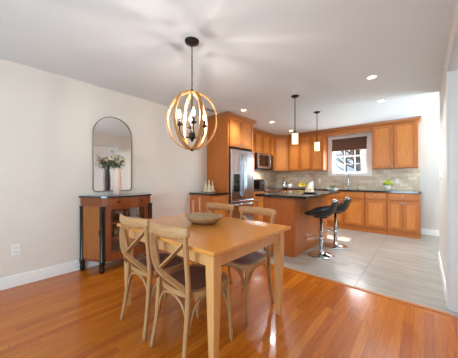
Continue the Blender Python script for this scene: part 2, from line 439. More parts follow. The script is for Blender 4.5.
for q in ((wx0, wx0+.01, wz0, wz1), (wx1-.01, wx1, wz0, wz1), (wx0+.01, wx1-.01, wz0, wz0+.01), (wx0+.01, wx1-.01, wz1-.01, wz1)): c1.box(q[0], q[1], YB, YB+.03, q[2], q[3])
struct('trim_3', c1, M['trim'], 'white casing around the sink window', 'trim')
pd = MB()
for q in ((4.6, 4.68, 0, 2.15), (6.02, 6.1, 0, 2.15), (5.31, 5.39, .08, 2.07), (4.68, 6.02, 0, .08), (4.68, 6.02, 2.07, 2.15)): pd.box(XE+.03, XE+.08, q[0], q[1], q[2], q[3])
p = struct('door_2', pd, M['trim'], 'white framed glazed patio door at the kitchen end', 'door')
spart(MB().box(XE+.05, XE+.056, 4.68, 6.02, .08, 2.07).build('glass_pane', M['glass'], p))
struct('wall_back_tiles', MB().box(XK, -.06, YB-.01, YB, .92, wz0-.08).box(XK, wx0-cw-.002, YB-.01, YB, wz0-.08, 1.42).box(wx1+cw+.002, -.06, YB-.01, YB, wz0-.08, 1.42), M['splash'], 'beige travertine brick backsplash tiles under the wall cabinets', 'backsplash')
struct('wall_left_tiles', MB().box(XK, XK+.008, 4.0, YB-.012, .93, 1.75), M['splash'], 'beige travertine brick backsplash tiles behind the range', 'backsplash')

# ------------------------------------------------------------------ cabinets (local: x width, front at y=0 facing -y, z from base)
class Door(MB):
    def build(s, name, mat, parent=None, loc=None, smooth=False):
        o = MB.build(s, name, mat, parent, loc, smooth)
        MB().box(*s.pan).build('door_panel', M['panel'], o)
        return o
def shaker(x0, x1, z0, z1, y=-.02, t=.02, fr=.055):
    m = Door()
    m.box(x0, x0+fr, y, y+t, z0, z1, .002).box(x1-fr, x1, y, y+t, z0, z1, .002).box(x0+fr, x1-fr, y, y+t, z0, z0+fr, .002).box(x0+fr, x1-fr, y, y+t, z1-fr, z1, .002)
    m.pan = (x0+fr-.002, x1-fr+.002, y+.012, y+t-.001, z0+fr-.002, z1-fr+.002)
    return m
def knob(parent, x, z, y=-.02):
    MB().lathe([(.0, .0), (.006, 0), (.006, .012), (.014, .016), (.014, .024), (0, .028)], 12, mat=Matrix.Rotation(PI/2, 4, 'X')).build('knob', M['steel'], parent, (x, y, z))
def cabinet(name, label, loc, rz, w, dep, z0, z1, fronts, cat='cabinet', base=False, group=None, mat=None):
    """fronts: list of (kind, x0, x1, z0, z1, knob_x or None, knob_z)"""
    t = thing(name, label, cat, loc, rz, group)
    m = MB().box(0, w, 0, dep, z0, z1, .002)
    if base: m.box(0, w, .012, dep-.02, 0, z0)
    m.build('body', mat or M['cab'], t)
    for kind, x0, x1, a, b, kx, kz in fronts:
        if kind == 'drawer':
            d = MB().box(x0, x1, -.02, 0, a, b, .004).build('drawer', M['cabh'], t)
        elif kind == 'panel':
            d = MB().box(x0, x1, -.02, 0, a, b, .003).build('panel', M['cab'], t)
        else: d = shaker(x0, x1, a, b).build('door', M['cab'], t)
        if kx is not None: knob(d, kx, kz)
    return t
g = .004
def up_doors(w, n, z0, z1, first='r'):
    f = []; dw = w/n
    for i in range(n):
        kx = (i+1)*dw-.03 if (i % 2 == 0) == (first == 'r') else i*dw+.03
        f.append(('door', i*dw+.006, (i+1)*dw-.006, z0+.008, z1-.008, kx, z0+.05))
    return f
YU = 5.94; ZU0, ZU1 = 1.41, 2.36
def upper(name, label, x0, x1, n, first='r'):
    return cabinet(name, label, (x0, YU, 0), 0, x1-x0, YB-YU-.012, ZU0, ZU1, up_doors(x1-x0, n, ZU0, ZU1, first), group=None)
upper('wall_cabinet', 'maple wall cabinet with one door beside the corner cabinet', -2.93, -2.585, 1)
upper('wall_cabinet', 'maple two door wall cabinet left of the sink window', -2.58, -1.945, 2)
upper('wall_cabinet', 'maple two door wall cabinet right of the sink window', -.885, -.09, 2)
# diagonal corner unit
dt = thing('corner_wall_cabinet', 'diagonal maple corner wall cabinet between range hood wall and window wall', 'cabinet', (-3.22, 5.65, 0), PI/4)
R = Matrix.Rotation(-PI/4, 3, 'Z')
pts = [(R @ (Vector(q)-Vector((-3.22, 5.65, 0))))[:2] for q in ((-3.22, 5.65, 0), (-2.935, 5.935, 0), (-2.935, 6.258, 0), (-3.538, 6.258, 0), (-3.538, 5.65, 0))]
MB().prism(pts, ZU0, ZU1).build('body', M['cab'], dt)
dd = shaker(.012, .39, ZU0+.006, ZU1-.006).build('door', M['cab'], dt); knob(dd, .36, ZU0+.05)
# left wall uppers (rz=90: local x -> +Y, front faces +X)
XU = -3.22
def left_upper(name, label, y0, y1, z0, z1, n, xf=XU, dep=None):
    return cabinet(name, label, (xf, y0, 0), PI/2, y1-y0, (dep or (xf-XK-.012)), z0, z1, up_doors(y1-y0, n, z0, z1))
left_upper('wall_cabinet', 'narrow maple wall cabinet between fridge and microwave', 3.985, 4.645, ZU0, ZU1, 2)
left_upper('wall_cabinet', 'short maple wall cabinet above the microwave', 4.655, 5.41, 1.845, ZU1, 2)
left_upper('wall_cabinet', 'slim maple wall cabinet right of the microwave', 5.415, 5.64, ZU0, ZU1, 1)
# fridge enclosure
fe = thing('fridge_enclosure', 'tall maple cabinet enclosing the stainless fridge', 'cabinet', (-2.79, 3.155, 0), PI/2)
MB().box(0, .03, 0, .745, 0, 2.38, .002).build('side_panel', M['cab'], fe)
MB().box(.795, .825, 0, .745, 0, 2.38, .002).build('side_panel', M['cab'], fe)
MB().box(.032, .793, .0, .745, 1.80, 2.38, .002).build('body', M['cab'], fe)
for i in (0, 1):
    d = shaker(.034+i*.38, .034+i*.38+.377, 1.81, 2.37).build('door', M['cab'], fe); knob(d, .38 if i == 0 else .44, 1.86)
# crown mouldings
def crown(name, path, label, z=2.362, mat='crown'):
    m = MB()
    prof = [(0, 0), (.012, 0), (.05, .055), (.05, .078), (0, .078)]
    m.sweep([(x, y, z) for x, y in path], [(a, b) for a, b in prof], smooth=False)
    o = m.build(name, M[mat]); o['kind'] = 'structure'; o['label'] = label; o['category'] = 'moulding'
def crown_path(path):  # mitred offset sweep, outward on the right-hand side of travel
    return path
cm = MB()
def mitre(path, prof, z):
    n = len(path); rings = []
    P = [Vector((x, y)) for x, y in path]
    for i in range(n):
        ns = []
        for a, b in ((i-1, i), (i, i+1)):
            if a >= 0 and b < n:
                d = (P[b]-P[a]).normalized(); ns.append(Vector((d.y, -d.x)))
        nn = sum(ns, Vector((0, 0))); nn = nn/(nn.length); k = 1/max(.3, nn.dot(ns[0]))
        rings.append([(P[i].x+nn.x*o*k, P[i].y+nn.y*o*k, z+h) for o, h in prof])
    m = MB(); R_ = [[m.b.verts.new(v) for v in r] for r in rings]; q = len(prof)
    for a, b in zip(R_, R_[1:]):
        for k in range(q): m.b.faces.new((a[k], a[(k+1) % q], b[(k+1) % q], b[k]))
    m.b.faces.new(R_[0]); m.b.faces.new(R_[-1][::-1]); return m
cp = [(-.01, 0), (.012, 0), (.02, .012), (.05, .05), (.055, .08), (-.01, .08)]
# path keeps the outside on the right-hand side
struct('trim_4', mitre([(-3.22, 3.985), (-3.22, 5.65), (-2.935, 5.935), (-.09, 5.935), (-.09, 6.25)], cp, 2.36), M['crown'], 'maple crown moulding along the tops of the wall cabinets', 'moulding')
struct('trim_5', mitre([(-3.35, 3.155), (-2.79, 3.155), (-2.79, 3.98), (-3.2, 3.98)], cp, 2.355), M['crown'], 'maple crown moulding around the fridge cabinet top', 'moulding')
struct('trim_6', MB().box(-1.94, -.89, YU, YU+.02, 2.27, 2.43), M['cabh'], 'maple fascia board bridging the cabinets above the window', 'fascia')

# base cabinets on window wall
YBS = 5.72; ZT = .89
def base(name, label, x0, x1, fr): return cabinet(name, label, (x0, YBS, 0), 0, x1-x0, YB-YBS-.012, .095, ZT, fr, base=True)
w3 = .93-.06
base('base_cabinet', 'maple base cabinet with one wide drawer over two doors', -.58, -.055, [('drawer', .015, .51, .745, .87, .2625, .81), ('door', .015, .255, .13, .715, .235, .67), ('door', .27, .51, .13, .715, .29, .67)])
base('base_cabinet', 'maple base cabinet with one drawer over a single door', -.985, -.585, [('drawer', .015, .385, .745, .87, .2, .81), ('door', .015, .385, .13, .715, .04, .67)])
base('sink_base_cabinet', 'maple sink base cabinet with two doors under the window', -1.85, -.99, [('drawer', .015, .845, .745, .87, None, 0), ('door', .015, .423, .13, .715, .4, .67), ('door', .438, .845, .13, .715, .46, .67)])
base('base_cabinet', 'maple base cabinet left of the sink unit behind the island', -2.88, -1.855, [('drawer', g, .51, .74, .88, .25, .81), ('drawer', .515, 1.02, .74, .88, .77, .81), ('door', g, .51, .11, .73, .47, .68), ('door', .515, 1.02, .11, .73, .56, .68)])
# base cabinets on range wall
XBS = -2.93
cabinet('base_cabinet', 'maple base cabinet between the fridge and the range', (XBS, 3.99, 0), PI/2, .655, .605, .095, ZT, [('drawer', g, .655-g, .74, .88, .33, .81), ('door', g, .325, .11, .73, .29, .68), ('door', .33, .65, .11, .73, .36, .68)], base=True)
cabinet('corner_base_cabinet', 'maple corner base cabinet right of the range', (XBS, 5.425, 0), PI/2, YB-5.425-.012, .605, .095, ZT, [('door', .02, .26, .11, .88, .05, .7)], base=True)
# worktops
ct = .035
tag(MB().prism([(-3.54, 5.42), (-2.9, 5.42), (-2.9, 5.69), (-.035, 5.69), (-.035, 6.257), (-3.54, 6.257)], ZT+.002, ZT+ct, .004).build('worktop', M['granite']), 'long black granite worktop running under the sink window', 'worktop')
tag(MB().box(-3.54, -2.9, 3.985, 4.648, ZT+.002, ZT+ct, .004).build('worktop', M['granite']), 'short black granite worktop between fridge and range', 'worktop')
# low cabinet left of the fridge
lc = cabinet('low_cabinet', 'low maple cabinet with dark top against the dining wall beside fridge', (-2.79, 2.70, 0), PI/2, .45, .563, .095, .885, [('drawer', .02, .44, .70, .86, .23, .78), ('door', .02, .44, .11, .69, .06, .62)], base=True, mat=M['island'])
MB().box(-.02, .452, -.03, .565, .887, .92, .004).build('top', M['granite'], lc)
sp = MB(); MB().box(-.012, 0, .03, .53, .11, .86, .002).build('end_panel', M['island'], lc)

# ------------------------------------------------------------------ fridge (local: front -y)
fr = thing('refrigerator', 'stainless steel french door refrigerator with water dispenser', 'refrigerator', (-2.785, 3.195, 0), PI/2)
MB().box(.004, .745, .02, .68, .02, 1.755, .004).build('body', M['steeld'], fr)
for i, (a, b) in enumerate(((.004, .3725), (.3765, .745))):
    d = MB().box(a, b, -.05, .016, .765, 1.755, .012).build('door', M['steel'], fr)
    hx = .345 if i == 0 else .404
    MB().tube(smooth_path([(hx, -.05, .84), (hx, -.10, .88), (hx, -.11, 1.25), (hx, -.10, 1.62), (hx, -.05, 1.66)], 5), .013, 10, up=(1, 0, 0)).build('handle', M['chrome'], d)
    if i == 0:
        dp = MB().box(.07, .25, -.056, -.05, .93, 1.27, .006).build('dispenser', M['blackglass'], d)
dz_ = MB().box(.004, .745, -.05, .016, .07, .755, .012).build('freezer_drawer', M['steel'], fr)
MB().tube(smooth_path([(.08, -.05, .68), (.1, -.10, .68), (.37, -.11, .68), (.64, -.10, .68), (.66, -.05, .68)], 5), .013, 10).build('handle', M['chrome'], dz_)
# microwave
mw = thing('microwave', 'over the range microwave with dark glass door', 'microwave', (-3.14, 4.66, 1.42), PI/2)
MB().box(.0, .745, .0, .395, 0, .42, .004).build('body', M['steeld'], mw)
d = MB().box(.004, .57, -.03, 0, .03, .415, .006).build('door', M['steel'], mw)
MB().box(.05, .50, -.034, -.03, .085, .37, .004).build('window', M['blackglass'], d)
MB().tube([(.545, -.03, .07), (.545, -.06, .08), (.545, -.06, .37), (.545, -.03, .38)], .009, 8, up=(1, 0, 0)).build('handle', M['chrome'], d)
MB().box(.574, .741, -.03, 0, .03, .415, .006).build('control_panel', M['blackglass'], mw)
MB().box(.004, .741, -.03, 0, .0, .026, .003).build('vent_grille', M['blackmetal'], mw)
hood = lamp('added_backsplash_fill', 'AREA', (-3.3, 5.03, 1.41), (0, 0, 0), 5, (1, .97, .92), .25, .6)  # added fill under the microwave, brightens the backsplash
# range
rg = thing('range', 'slide in range with black glass cooktop and steel front', 'range', (-2.92, 4.657, 0), PI/2)
MB().box(.0, .755, .0, .6, .02, .9, .004).build('body', M['steeld'], rg)
MB().box(-.003, .758, .02, .6, .902, .925, .004).build('cooktop', M['blackglass'], rg)
cpn = MB().box(.0, .755, -.04, .02, .79, .915, .008).build('control_panel', M['steel'], rg)
for i in range(5): MB().lathe([(0, 0), (.02, 0), (.018, .025), (0, .026)], 14, mat=Matrix.Rotation(PI/2, 4, 'X')).build('knob', M['steeld'], cpn, (.1+i*.14, -.04, .85))
od = MB().box(.0, .755, -.03, 0, .2, .78, .006).build('oven_door', M['steel'], rg)
MB().box(.1, .655, -.034, -.03, .32, .64, .004).build('window', M['blackglass'], od)
MB().tube([(.06, -.03, .73), (.06, -.07, .73), (.695, -.07, .73), (.695, -.03, .73)], .011, 8).build('handle', M['chrome'], od)
MB().box(.0, .755, -.03, 0, .05, .19, .006).build('warming_drawer', M['steel'], rg)

# ------------------------------------------------------------------ island
isl = thing('kitchen_island', 'reddish maple kitchen island with black granite top', 'kitchen island', (-1.715, 3.875, 0))
MB().box(-.265, .265, -.745, .745, .0, .888, .003).build('body', M['island'], isl)
MB().box(.265, .275, -.735, .735, .06, .86, .002).build('end_panel', M['island'], isl)
MB().box(-.265, .265, -.755, -.745, .06, .86, .002).build('end_panel', M['island'], isl)
MB().prism([(-.385, -.825), (.475, -.825), (.475, .845), (-.385, .845)], .89, .928, .006).build('worktop', M['granite'], isl)
for i, y0 in enumerate((-.73, -.24, .25)):
    d = MB()
    fx = -.285
    d.box(fx, fx+.02, y0, y0+.055, .11, .86).box(fx, fx+.02, y0+.425, y0+.48, .11, .86).box(fx, fx+.02, y0+.055, y0+.425, .11, .165).box(fx, fx+.02, y0+.055, y0+.425, .805, .86).box(fx+.008, fx+.02, y0+.05, y0+.43, .16, .81)
    d.build('door', M['island'], isl)
MB().box(.276, .282, -.55, -.47, .62, .73, .002).build('outlet_cover', M['island'], isl)

# ------------------------------------------------------------------ bar stools
def stool():
    t = thing('bar_stool', 'nearer black bar stool on chrome pedestal at the island', 'bar stool', (-1.19, 3.524, 0), 0, 'bar stools at the island')
    MB().lathe([(0, 0), (.19, 0), (.195, .008), (.18, .018), (.10, .035), (.05, .05), (.032, .075), (.03, .09), (0, .09)], 32).build('base', M['chrome'], t)
    MB().lathe([(0, .085), (.028, .085), (.028, .36), (.032, .362), (.032, .38), (.02, .382), (.02, .61), (0, .61)], 20).build('column', M['chrome'], t)
    pts = [(-.02, 0, .26), (-.06, 0, .26)]
    f = MB(); loop = [(-.17+.10*math.cos(a), .13*math.sin(a), .26) for a in [2*PI*k/28 for k in range(28)]]
    f.tube(loop, .009, 8, closed=True); f.tube([(-.02, 0, .26), (-.072, 0, .26)], .009, 8); f.lathe([(.034, .235), (.034, .285), (.028, .285), (.028, .235)], 18)
    f.build('footrest', M['chrome'], t)
    MB().box(-.09, .09, -.09, .09, .585, .603, .004).build('seat_plate', M['blackmetal'], t)
    # bucket seat: faces -x, back at +x
    prof = smooth_path([(-.195, .63), (-.18, .668), (-.10, .676), (.02, .668), (.09, .672), (.135, .71), (.165, .775), (.195, .85)], 5)
    m = MB(); N = 15; grid_t = []; grid_b = []; n = len(prof)
    for i, p in enumerate(prof):
        s = i/(n-1); hw = .195+.03*math.sin(PI*min(1, s*1.3))-.055*max(0, (s-.75)/.25)**2-.03*max(0, (.12-s)/.12)
        tx = prof[min(i+1, n-1)]-prof[max(i-1, 0)]; tx.normalize(); nx, nz_ = -tx.y, tx.x
        th = .068 if s < .6 else .068-.026*(s-.6)/.4
        rt, rb = [], []
        for j in range(N):
            q = -1+2*j/(N-1)
            lift = (.01+.065*math.sin(PI*min(1, max(0, (s-.15)/.75)))**1.5)*abs(q)**2.6
            fwd = .0
            tuft = .006*math.cos(i*.9)*math.cos(j*1.8)*(1-q*q)
            wy = hw*q
            dx, dz2 = nx*(lift+tuft), nz_*(lift+tuft)
            edge = 1-.5*abs(q)**6
            rt.append(m.b.verts.new((p.x+dx, wy, p.y+dz2)))
            rb.append(m.b.verts.new((p.x+dx-nx*th*edge, wy*.98, p.y+dz2-nz_*th*edge)))
        grid_t.append(rt); grid_b.append(rb)
    F = m.b.faces.new
    for i in range(n-1):
        for j in range(N-1):
            F((grid_t[i][j], grid_t[i+1][j], grid_t[i+1][j+1], grid_t[i][j+1])); F((grid_b[i][j], grid_b[i][j+1], grid_b[i+1][j+1], grid_b[i+1][j]))
        for j in (0, N-1): F((grid_t[i][j], grid_b[i][j], grid_b[i+1][j], grid_t[i+1][j]))
    for j in range(N-1):
        for i in (0, n-1): F((grid_t[i][j], grid_t[i][j+1], grid_b[i][j+1], grid_b[i][j]))
    st = m.build('seat_shell', M['leather'], t, smooth=True)
    top = [(.180, -.135+.27*k/10, .857+.004*math.sin(PI*k/10)) for k in range(11)]
    MB().tube(top, .010, 8).build('back_rim', M['frame'], t)
    return t
s1 = stool(); s1.rotation_euler = (0, 0, math.radians(6))
s2 = copy_tree(s1); s2.location = (-1.165, 4.161, 0); s2.rotation_euler = (0, 0, math.radians(2)); s2['label'] = 'farther black bar stool, nearer the sink counter'

# ------------------------------------------------------------------ dining table
tb = thing('dining_table', 'golden maple rectangular dining table with tapered legs', 'table', (-1.5125, 1.345, 0))
TX, TY = .6375, .475
MB().box(-TX, TX, -TY, TY, .735, .76, .005).build('tabletop', M['table'], tb)
ap = MB(); ix, iy = TX-.075, TY-.075
ap.box(-ix+.03, ix-.03, -iy-.012, -iy+.012, .64, .734).box(-ix+.03, ix-.03, iy-.012, iy+.012, .64, .734).box(-ix-.012, -ix+.012, -iy+.03, iy-.03, .64, .734).box(ix-.012, ix+.012, -iy+.03, iy-.03, .64, .734)
ap.build('apron', M['tleg'], tb)
for sx_ in (-1, 1):
    for sy_ in (-1, 1):
        m = MB(); c = (sx_*(ix), sy_*(iy))
        def sq(r, z): return [m.b.verts.new((c[0]+a*r+(0), c[1]+b*r, z)) for a, b in ((-1, -1), (1, -1), (1, 1), (-1, 1))]
        rings = [sq(.021, 0), sq(.034, .62), sq(.034, .734)]
        for a, b in zip(rings, rings[1:]):
            for k in range(4): m.b.faces.new((a[k], a[(k+1) % 4], b[(k+1) % 4], b[k]))
        m.b.faces.new(rings[0][::-1]); m.b.faces.new(rings[-1])
        bmesh.ops.bevel(m.b, geom=[e for e in m.b.edges if abs(e.verts[0].co.z-e.verts[1].co.z) > .05], offset=.004, segments=2, affect='EDGES')
        m.build('leg', M['tleg'], tb)

# ------------------------------------------------------------------ cross-back chairs (face +y)
def chair():
    t = thing('dining_chair', '', 'chair', (0, 0, 0), 0, 'cross back chairs around the dining table')
    # seat pad + frame (rounded trapezoid)
    def outline(k=1.0, n=40):
        r = []
        for i in range(n):
            a = 2*PI*i/n; cx_, sy_ = math.cos(a), math.sin(a)
            e = 2/3.2
            x = .205*math.copysign(abs(cx_)**e, cx_); y = .195*math.copysign(abs(sy_)**e, sy_)
            x *= 1+.10*(y/.195)*.6
            r.append((x*k, y*k))
        return r
    MB().prism(outline(.90), .447, .463, .005).build('seat', M['seat'], t)
    o = MB(); path = [(x, y, .447) for x, y in outline(.95)]
    o.sweep(path, RECT(.016, .017), closed=True, smooth=False).build('seat_frame', M['oakx'], t)
    # back legs rising into the back posts
    for s in (-1, 1):
        p = smooth_path([(s*.182, -.238, 0), (s*.168, -.206, .2), (s*.168, -.188, .44), (s*.172, -.196, .6), (s*.184, -.218, .76), (s*.192, -.232, .85)], 6)
        MB().tube(p, .0165, 12, up=(0, 1, 0), scales=[.85+.15*min(1, q.z/.3) for q in p]).build('back_leg', M['oak'], t)
        p = smooth_path([(s*.192, .188, 0), (s*.186, .175, .2), (s*.178, .155, .435)], 6)
        MB().tube(p, .0165, 12, up=(0, 1, 0), scales=[.8+.2*min(1, q.z/.3) for q in p]).build('front_leg', M['oak'], t)
    # curved top rail
    p = [Vector((.222*q, -.222-.055*(1-q*q), .846+.006*q*q)) for q in [-1+2*k/20 for k in range(21)]]
    sc_ = [1-.35*abs(-1+2*k/20)**8 for k in range(21)]
    MB().sweep(p, RR(.0135, .038, 12), scales=sc_).build('top_rail', M['oakx'], t)
    # X slats
    for s in (-1, 1):
        p = smooth_path([(s*.180, -.226, .79), (s*.12, -.262, .715), (0, -.282+.011*s, .615), (-s*.11, -.236, .53), (-s*.168, -.186, .475)], 7)
        MB().sweep(p, RECT(.005, .018), up=(0, 1, 0), smooth=False).build('cross_slat', M['oak'], t)
    # bent braces under the seat
    b = MB()
    def arch(a, c):
        a = Vector(a); c = Vector(c); m_ = (a+c)/2
        p = bez(a, a+Vector((0, 0, .17))+(c-a)*.04, a+(c-a)*.28+Vector((0, 0, .2)), m_+Vector((0, 0, .205)), 9)+bez(m_+Vector((0, 0, .205)), c+(a-c)*.28+Vector((0, 0, .2)), c+Vector((0, 0, .17))+(a-c)*.04, c, 9)[1:]
        return MB().tube(p, .0095, 8, up=((c-a).cross(Vector((0, 0, 1)))))
    k = .216
    for a, c in (((-.17, -.19, k), (.17, -.19, k)), ((-.176, .163, k), (.176, .163, k)), ((-.172, -.185, k), (-.178, .16, k)), ((.172, -.185, k), (.178, .16, k))):
        arch(a, c).build('bent_brace', M['oak'], t)
    return t
ch = chair(); ch.location = (-1.715, 1.045, 0); ch.rotation_euler = (0, 0, math.radians(1))
ch['label'] = 'oak cross back chair on near side of table, left one closer to console'
for (x, y, rz, lab) in ((-1.25, 1.05, math.radians(-1), 'oak cross back chair on near side of table, beside the front table leg'),
                        (-1.80, 1.655, PI+math.radians(1), 'oak cross back chair on far side of table, in front of the low cabinet'),
                        (-1.265, 1.63, PI-math.radians(1), 'oak cross back chair on far side of table, in front of the island')):
    c = copy_tree(ch); c.location = (x, y, 0); c.rotation_euler = (0, 0, rz); c['label'] = lab
# bowl
bo = MB(); prof = [(0, .012), (.08, .014), (.13, .032), (.168, .058), (.178, .062), (.176, .053), (.14, .022), (.1, .001), (0, 0)]
bo.lathe(prof[::-1], 36, sx=1.08, sy=.95)
for v in bo.b.verts: v.co.z += .05*max(0, v.co.z-.03)*math.sin(v.co.x*14)+.012*(v.co.x/.18)**2*(v.co.z/.07)
tag(bo.build('bowl', M['bowl'], None, (-1.56, 1.43, .7605)), 'shallow pale wooden bowl on the dining table', 'bowl')
# beaded candlesticks
def stick(h, loc, label):
    p = [(0, 0), (.03, 0), (.032, .006), (.012, .014)]; z = .016
    while z < h-.03:
        p += [(.006, z), (.014, z+.009), (.006, z+.019)]; z += .02
    p += [(.007, z), (.018, z+.012), (.018, z+.018), (.010, z+.019), (0, z+.014)]
    return tag(MB().lathe(p, 16).build('candlestick', M['bead'], None, loc), label, 'candlestick', 'beaded candlesticks')
stick(.165, (-2.05, 1.70, .7605), 'shorter beaded candlestick at the table corner by the wall')
stick(.205, (-1.985, 1.745, .7605), 'taller beaded candlestick nearer the fridge on the table')

# ------------------------------------------------------------------ console (local: back at y=0, front -y)
cn = thing('console_cabinet', 'bow front cherry console cabinet with black turned columns', 'cabinet', (XL+.016, 1.365, 0), PI/2)
def plan(o=0, sag=.075):
    r = [(-.455-o, 0), (-.455-o, -.04), (-.32-o*.6, -.325-o*.6)]
    for k in range(1, 12):
        q = -1+2*k/12; r.append(((.32+o*.6)*q, -.325-o-sag*(1-q*q)))
    return r+[(.32+o*.6, -.325-o*.6), (.455+o, -.04), (.455+o, 0)]
MB().prism(plan(.035), .935, .957, .006).build('top', M['stone'], cn)
MB().prism(plan(.01), .825, .934, .003).build('frieze', M['cherryd'], cn)
def arc(x0, x1, off=0, n=10):
    return [((x0+(x1-x0)*k/n), -.325-off-.075*(1-((x0+(x1-x0)*k/n)/.32)**2)) for k in range(n+1)]
def curved(x0, x1, z0, z1, off, t):
    a = arc(x0, x1, off); b = arc(x0, x1, off-t); return MB().prism(a+b[::-1], z0, z1)
dw = curved(-.27, .27, .845, .92, .022, .012).build('drawer', M['cherryd'], cn)
for kx in (-.15, .15): MB().lathe([(0, 0), (.006, 0), (.006, .01), (.012, .014), (.012, .022), (0, .026)], 12, mat=Matrix.Rotation(PI/2, 4, 'X')).build('knob', M['black'], dw, (kx, -.345-.075*(1-(kx/.32)**2), .882))
MB().prism(plan(0), .13, .165, .003).build('bottom_board', M['cherry'], cn)
MB().prism(plan(-.02), .385, .40).build('shelf', M['cherry'], cn); MB().prism(plan(-.02), .60, .615).build('shelf', M['cherry'], cn)
MB().box(-.44, .44, -.012, 0, .165, .825).build('back_panel', M['cherry'], cn)
for s in (-1, 1):
    a = Vector((s*.447, -.05)); b = Vector((s*.325, -.318)); d = (b-a).normalized(); n_ = Vector((d.y, -d.x))*(.008)
    pd_ = MB().prism([tuple(a+n_), tuple(b+n_), tuple(b-n_), tuple(a-n_)], .165, .825).build('side_door', M['cherryl'], cn)
    if s < 0: MB().box(-.008, .008, -.012, .012, -.03, .03, .003).build('latch', M['dark'], pd_, (s*.343, -.298, .50))
    MB().lathe([(0, 0), (.020, 0), (.027, .02), (.032, .05), (.022, .075), (.032, .09), (.033, .15), (.028, .16), (.029, .80), (.033, .815), (.033, .825), (0, .825)], 18).build('column', M['black'], cn, (s*.452, -.03, 0))
    MB().lathe([(0, 0), (.020, 0), (.027, .02), (.032, .05), (.022, .075), (.032, .09), (.033, .15), (.028, .16), (.029, .80), (.033, .815), (.033, .825), (0, .825)], 18).build('column', M['black'], cn, (s*.322, -.335, 0))
gd = curved(-.295, -.225, .165, .825, 0, .02)
for q in ((.225, .295, .165, .825), (-.225, .225, .165, .24), (-.225, .225, .785, .825), (-.225, .225, .385, .40), (-.225, .225, .60, .615)):
    t_ = curved(q[0], q[1], q[2], q[3], 0, .02); gd.merge(t_.b)
gdo = gd.build('glass_door', M['cherry'], cn)
curved(-.225, .225, .24, .785, -.008, .003).build('glass_pane', M['cabglass'], gdo)
# bottles inside the console
bp = [(0, 0), (.034, 0), (.036, .01), (.036, .1), (.028, .12), (.012, .14), (.012, .18), (0, .18)]
labs = ['dark bottle on the console middle shelf, leftmost', 'dark bottle on the console middle shelf, centre', 'dark bottle on the console middle shelf, rightmost', 'dark bottle on the console lowest shelf, left', 'dark bottle on the console lowest shelf, right']
b0 = None
for i, (ly, z) in enumerate(((-.12, .40), (.0, .40), (.12, .40), (-.07, .165), (.07, .165))):
    loc = (XL+.016+.22, 1.365+ly, z+.0005)
    if b0 is None: b0 = MB().lathe(bp, 16).build('bottle', M['bottle']); c = b0
    else: c = b0.copy(); COL.objects.link(c)
    c.location = loc; tag(c, labs[i], 'bottle', 'bottles inside the console')
# mirror
mi = thing('mirror', 'arched wall mirror with thin metal frame above the console', 'mirror', (XL, 1.31, 1.005), PI/2)
def archp(hw, h, z0=0, rc=.04):
    r = []
    for k in range(7): a = PI+PI/2*k/6; r.append((-hw+rc+rc*math.cos(a), z0+rc+rc*math.sin(a)))
    for k in range(7): a = -PI/2+PI/2*k/6; r.append((hw-rc+rc*math.cos(a), z0+rc+rc*math.sin(a)))
    for k in range(25): a = PI*k/24; r.append((hw*math.cos(a), h-hw+hw*math.sin(a)))
    return r
o_ = archp(.262, 1.05)
m = MB(); m.sweep([(x, -.012, z) for x, z in o_], RECT(.0045, .011), up=(0, 1, 0), closed=True, smooth=False); m.build('frame', M['frame'], mi)
m = MB(); f1 = [m.b.verts.new((x*.985, -.010, z*.99+.006)) for x, z in o_]; f2 = [m.b.verts.new((x*.985, -.003, z*.99+.006)) for x, z in o_]
m.b.faces.new(f1); m.b.faces.new(f2[::-1])
for k in range(len(f1)): m.b.faces.new((f1[k], f1[(k+1) % len(f1)], f2[(k+1) % len(f1)], f2[k]))
m.build('glass', M['mirror'], mi)
# vase and flowers
VX, VY, VZ = -3.17, 1.286, .9575
vp = [(0, 0), (.038, 0), (.043, .01), (.050, .12), (.051, .22), (.045, .31), (.038, .35), (.041, .365), (.036, .363), (.034, .34), (.04, .3), (.028, .05), (0, .04)]
tag(MB().lathe(vp, 72, ribs=14, amp=.035).build('vase', M['blush'], None, (VX, VY, VZ)), 'pale pink ribbed vase on the console', 'vase')
fl = thing('flower_bouquet', 'cream flowers and green leaves in the pale pink vase', 'flowers', (VX, VY, VZ+.05))
stems, leaves = MB(), MB(); tips = []
for i in range(17):
    a = 2*PI*i/17+random.uniform(-.2, .2); r = random.uniform(.06, .21); h = random.uniform(.38, .53)-.35*max(0, r-.10)
    tip = Vector((r*math.cos(a)*.55, r*math.sin(a), h)); tips.append(tip)
    p = bez((0, 0, .02), (tip.x*.08, tip.y*.08, .3), (tip.x*.4, tip.y*.4, .36), tip, 8); stems.tube(p, .0022, 6, up=(1, .3, 0))
    for k in range(10):
        c = p[5+k % 4]+Vector((random.uniform(-.03, .03), random.uniform(-.03, .03), random.uniform(-.03, .03)))
        t = bmesh.new(); L = random.uniform(.03, .05)
        vs = [t.verts.new(v) for v in ((0, 0, 0), (L*.5, L*.22, .004), (L, 0, 0), (L*.5, -L*.22, .004), (0, 0, -.0015), (L*.5, L*.22, .0025), (L, 0, -.0015), (L*.5, -L*.22, .0025))]
        for f in ((0, 1, 2, 3), (7, 6, 5, 4), (0, 4, 5, 1), (1, 5, 6, 2), (2, 6, 7, 3), (3, 7, 4, 0)): t.faces.new([vs[q] for q in f])
        leaves.merge(t, Matrix.Translation(c) @ Matrix.Rotation(random.uniform(0, 2*PI), 4, 'Z') @ Matrix.Rotation(random.uniform(-1, .6), 4, 'Y'))
stems.build('stems', M['leaf'], fl); leaves.build('leaves', M['leaf'], fl)
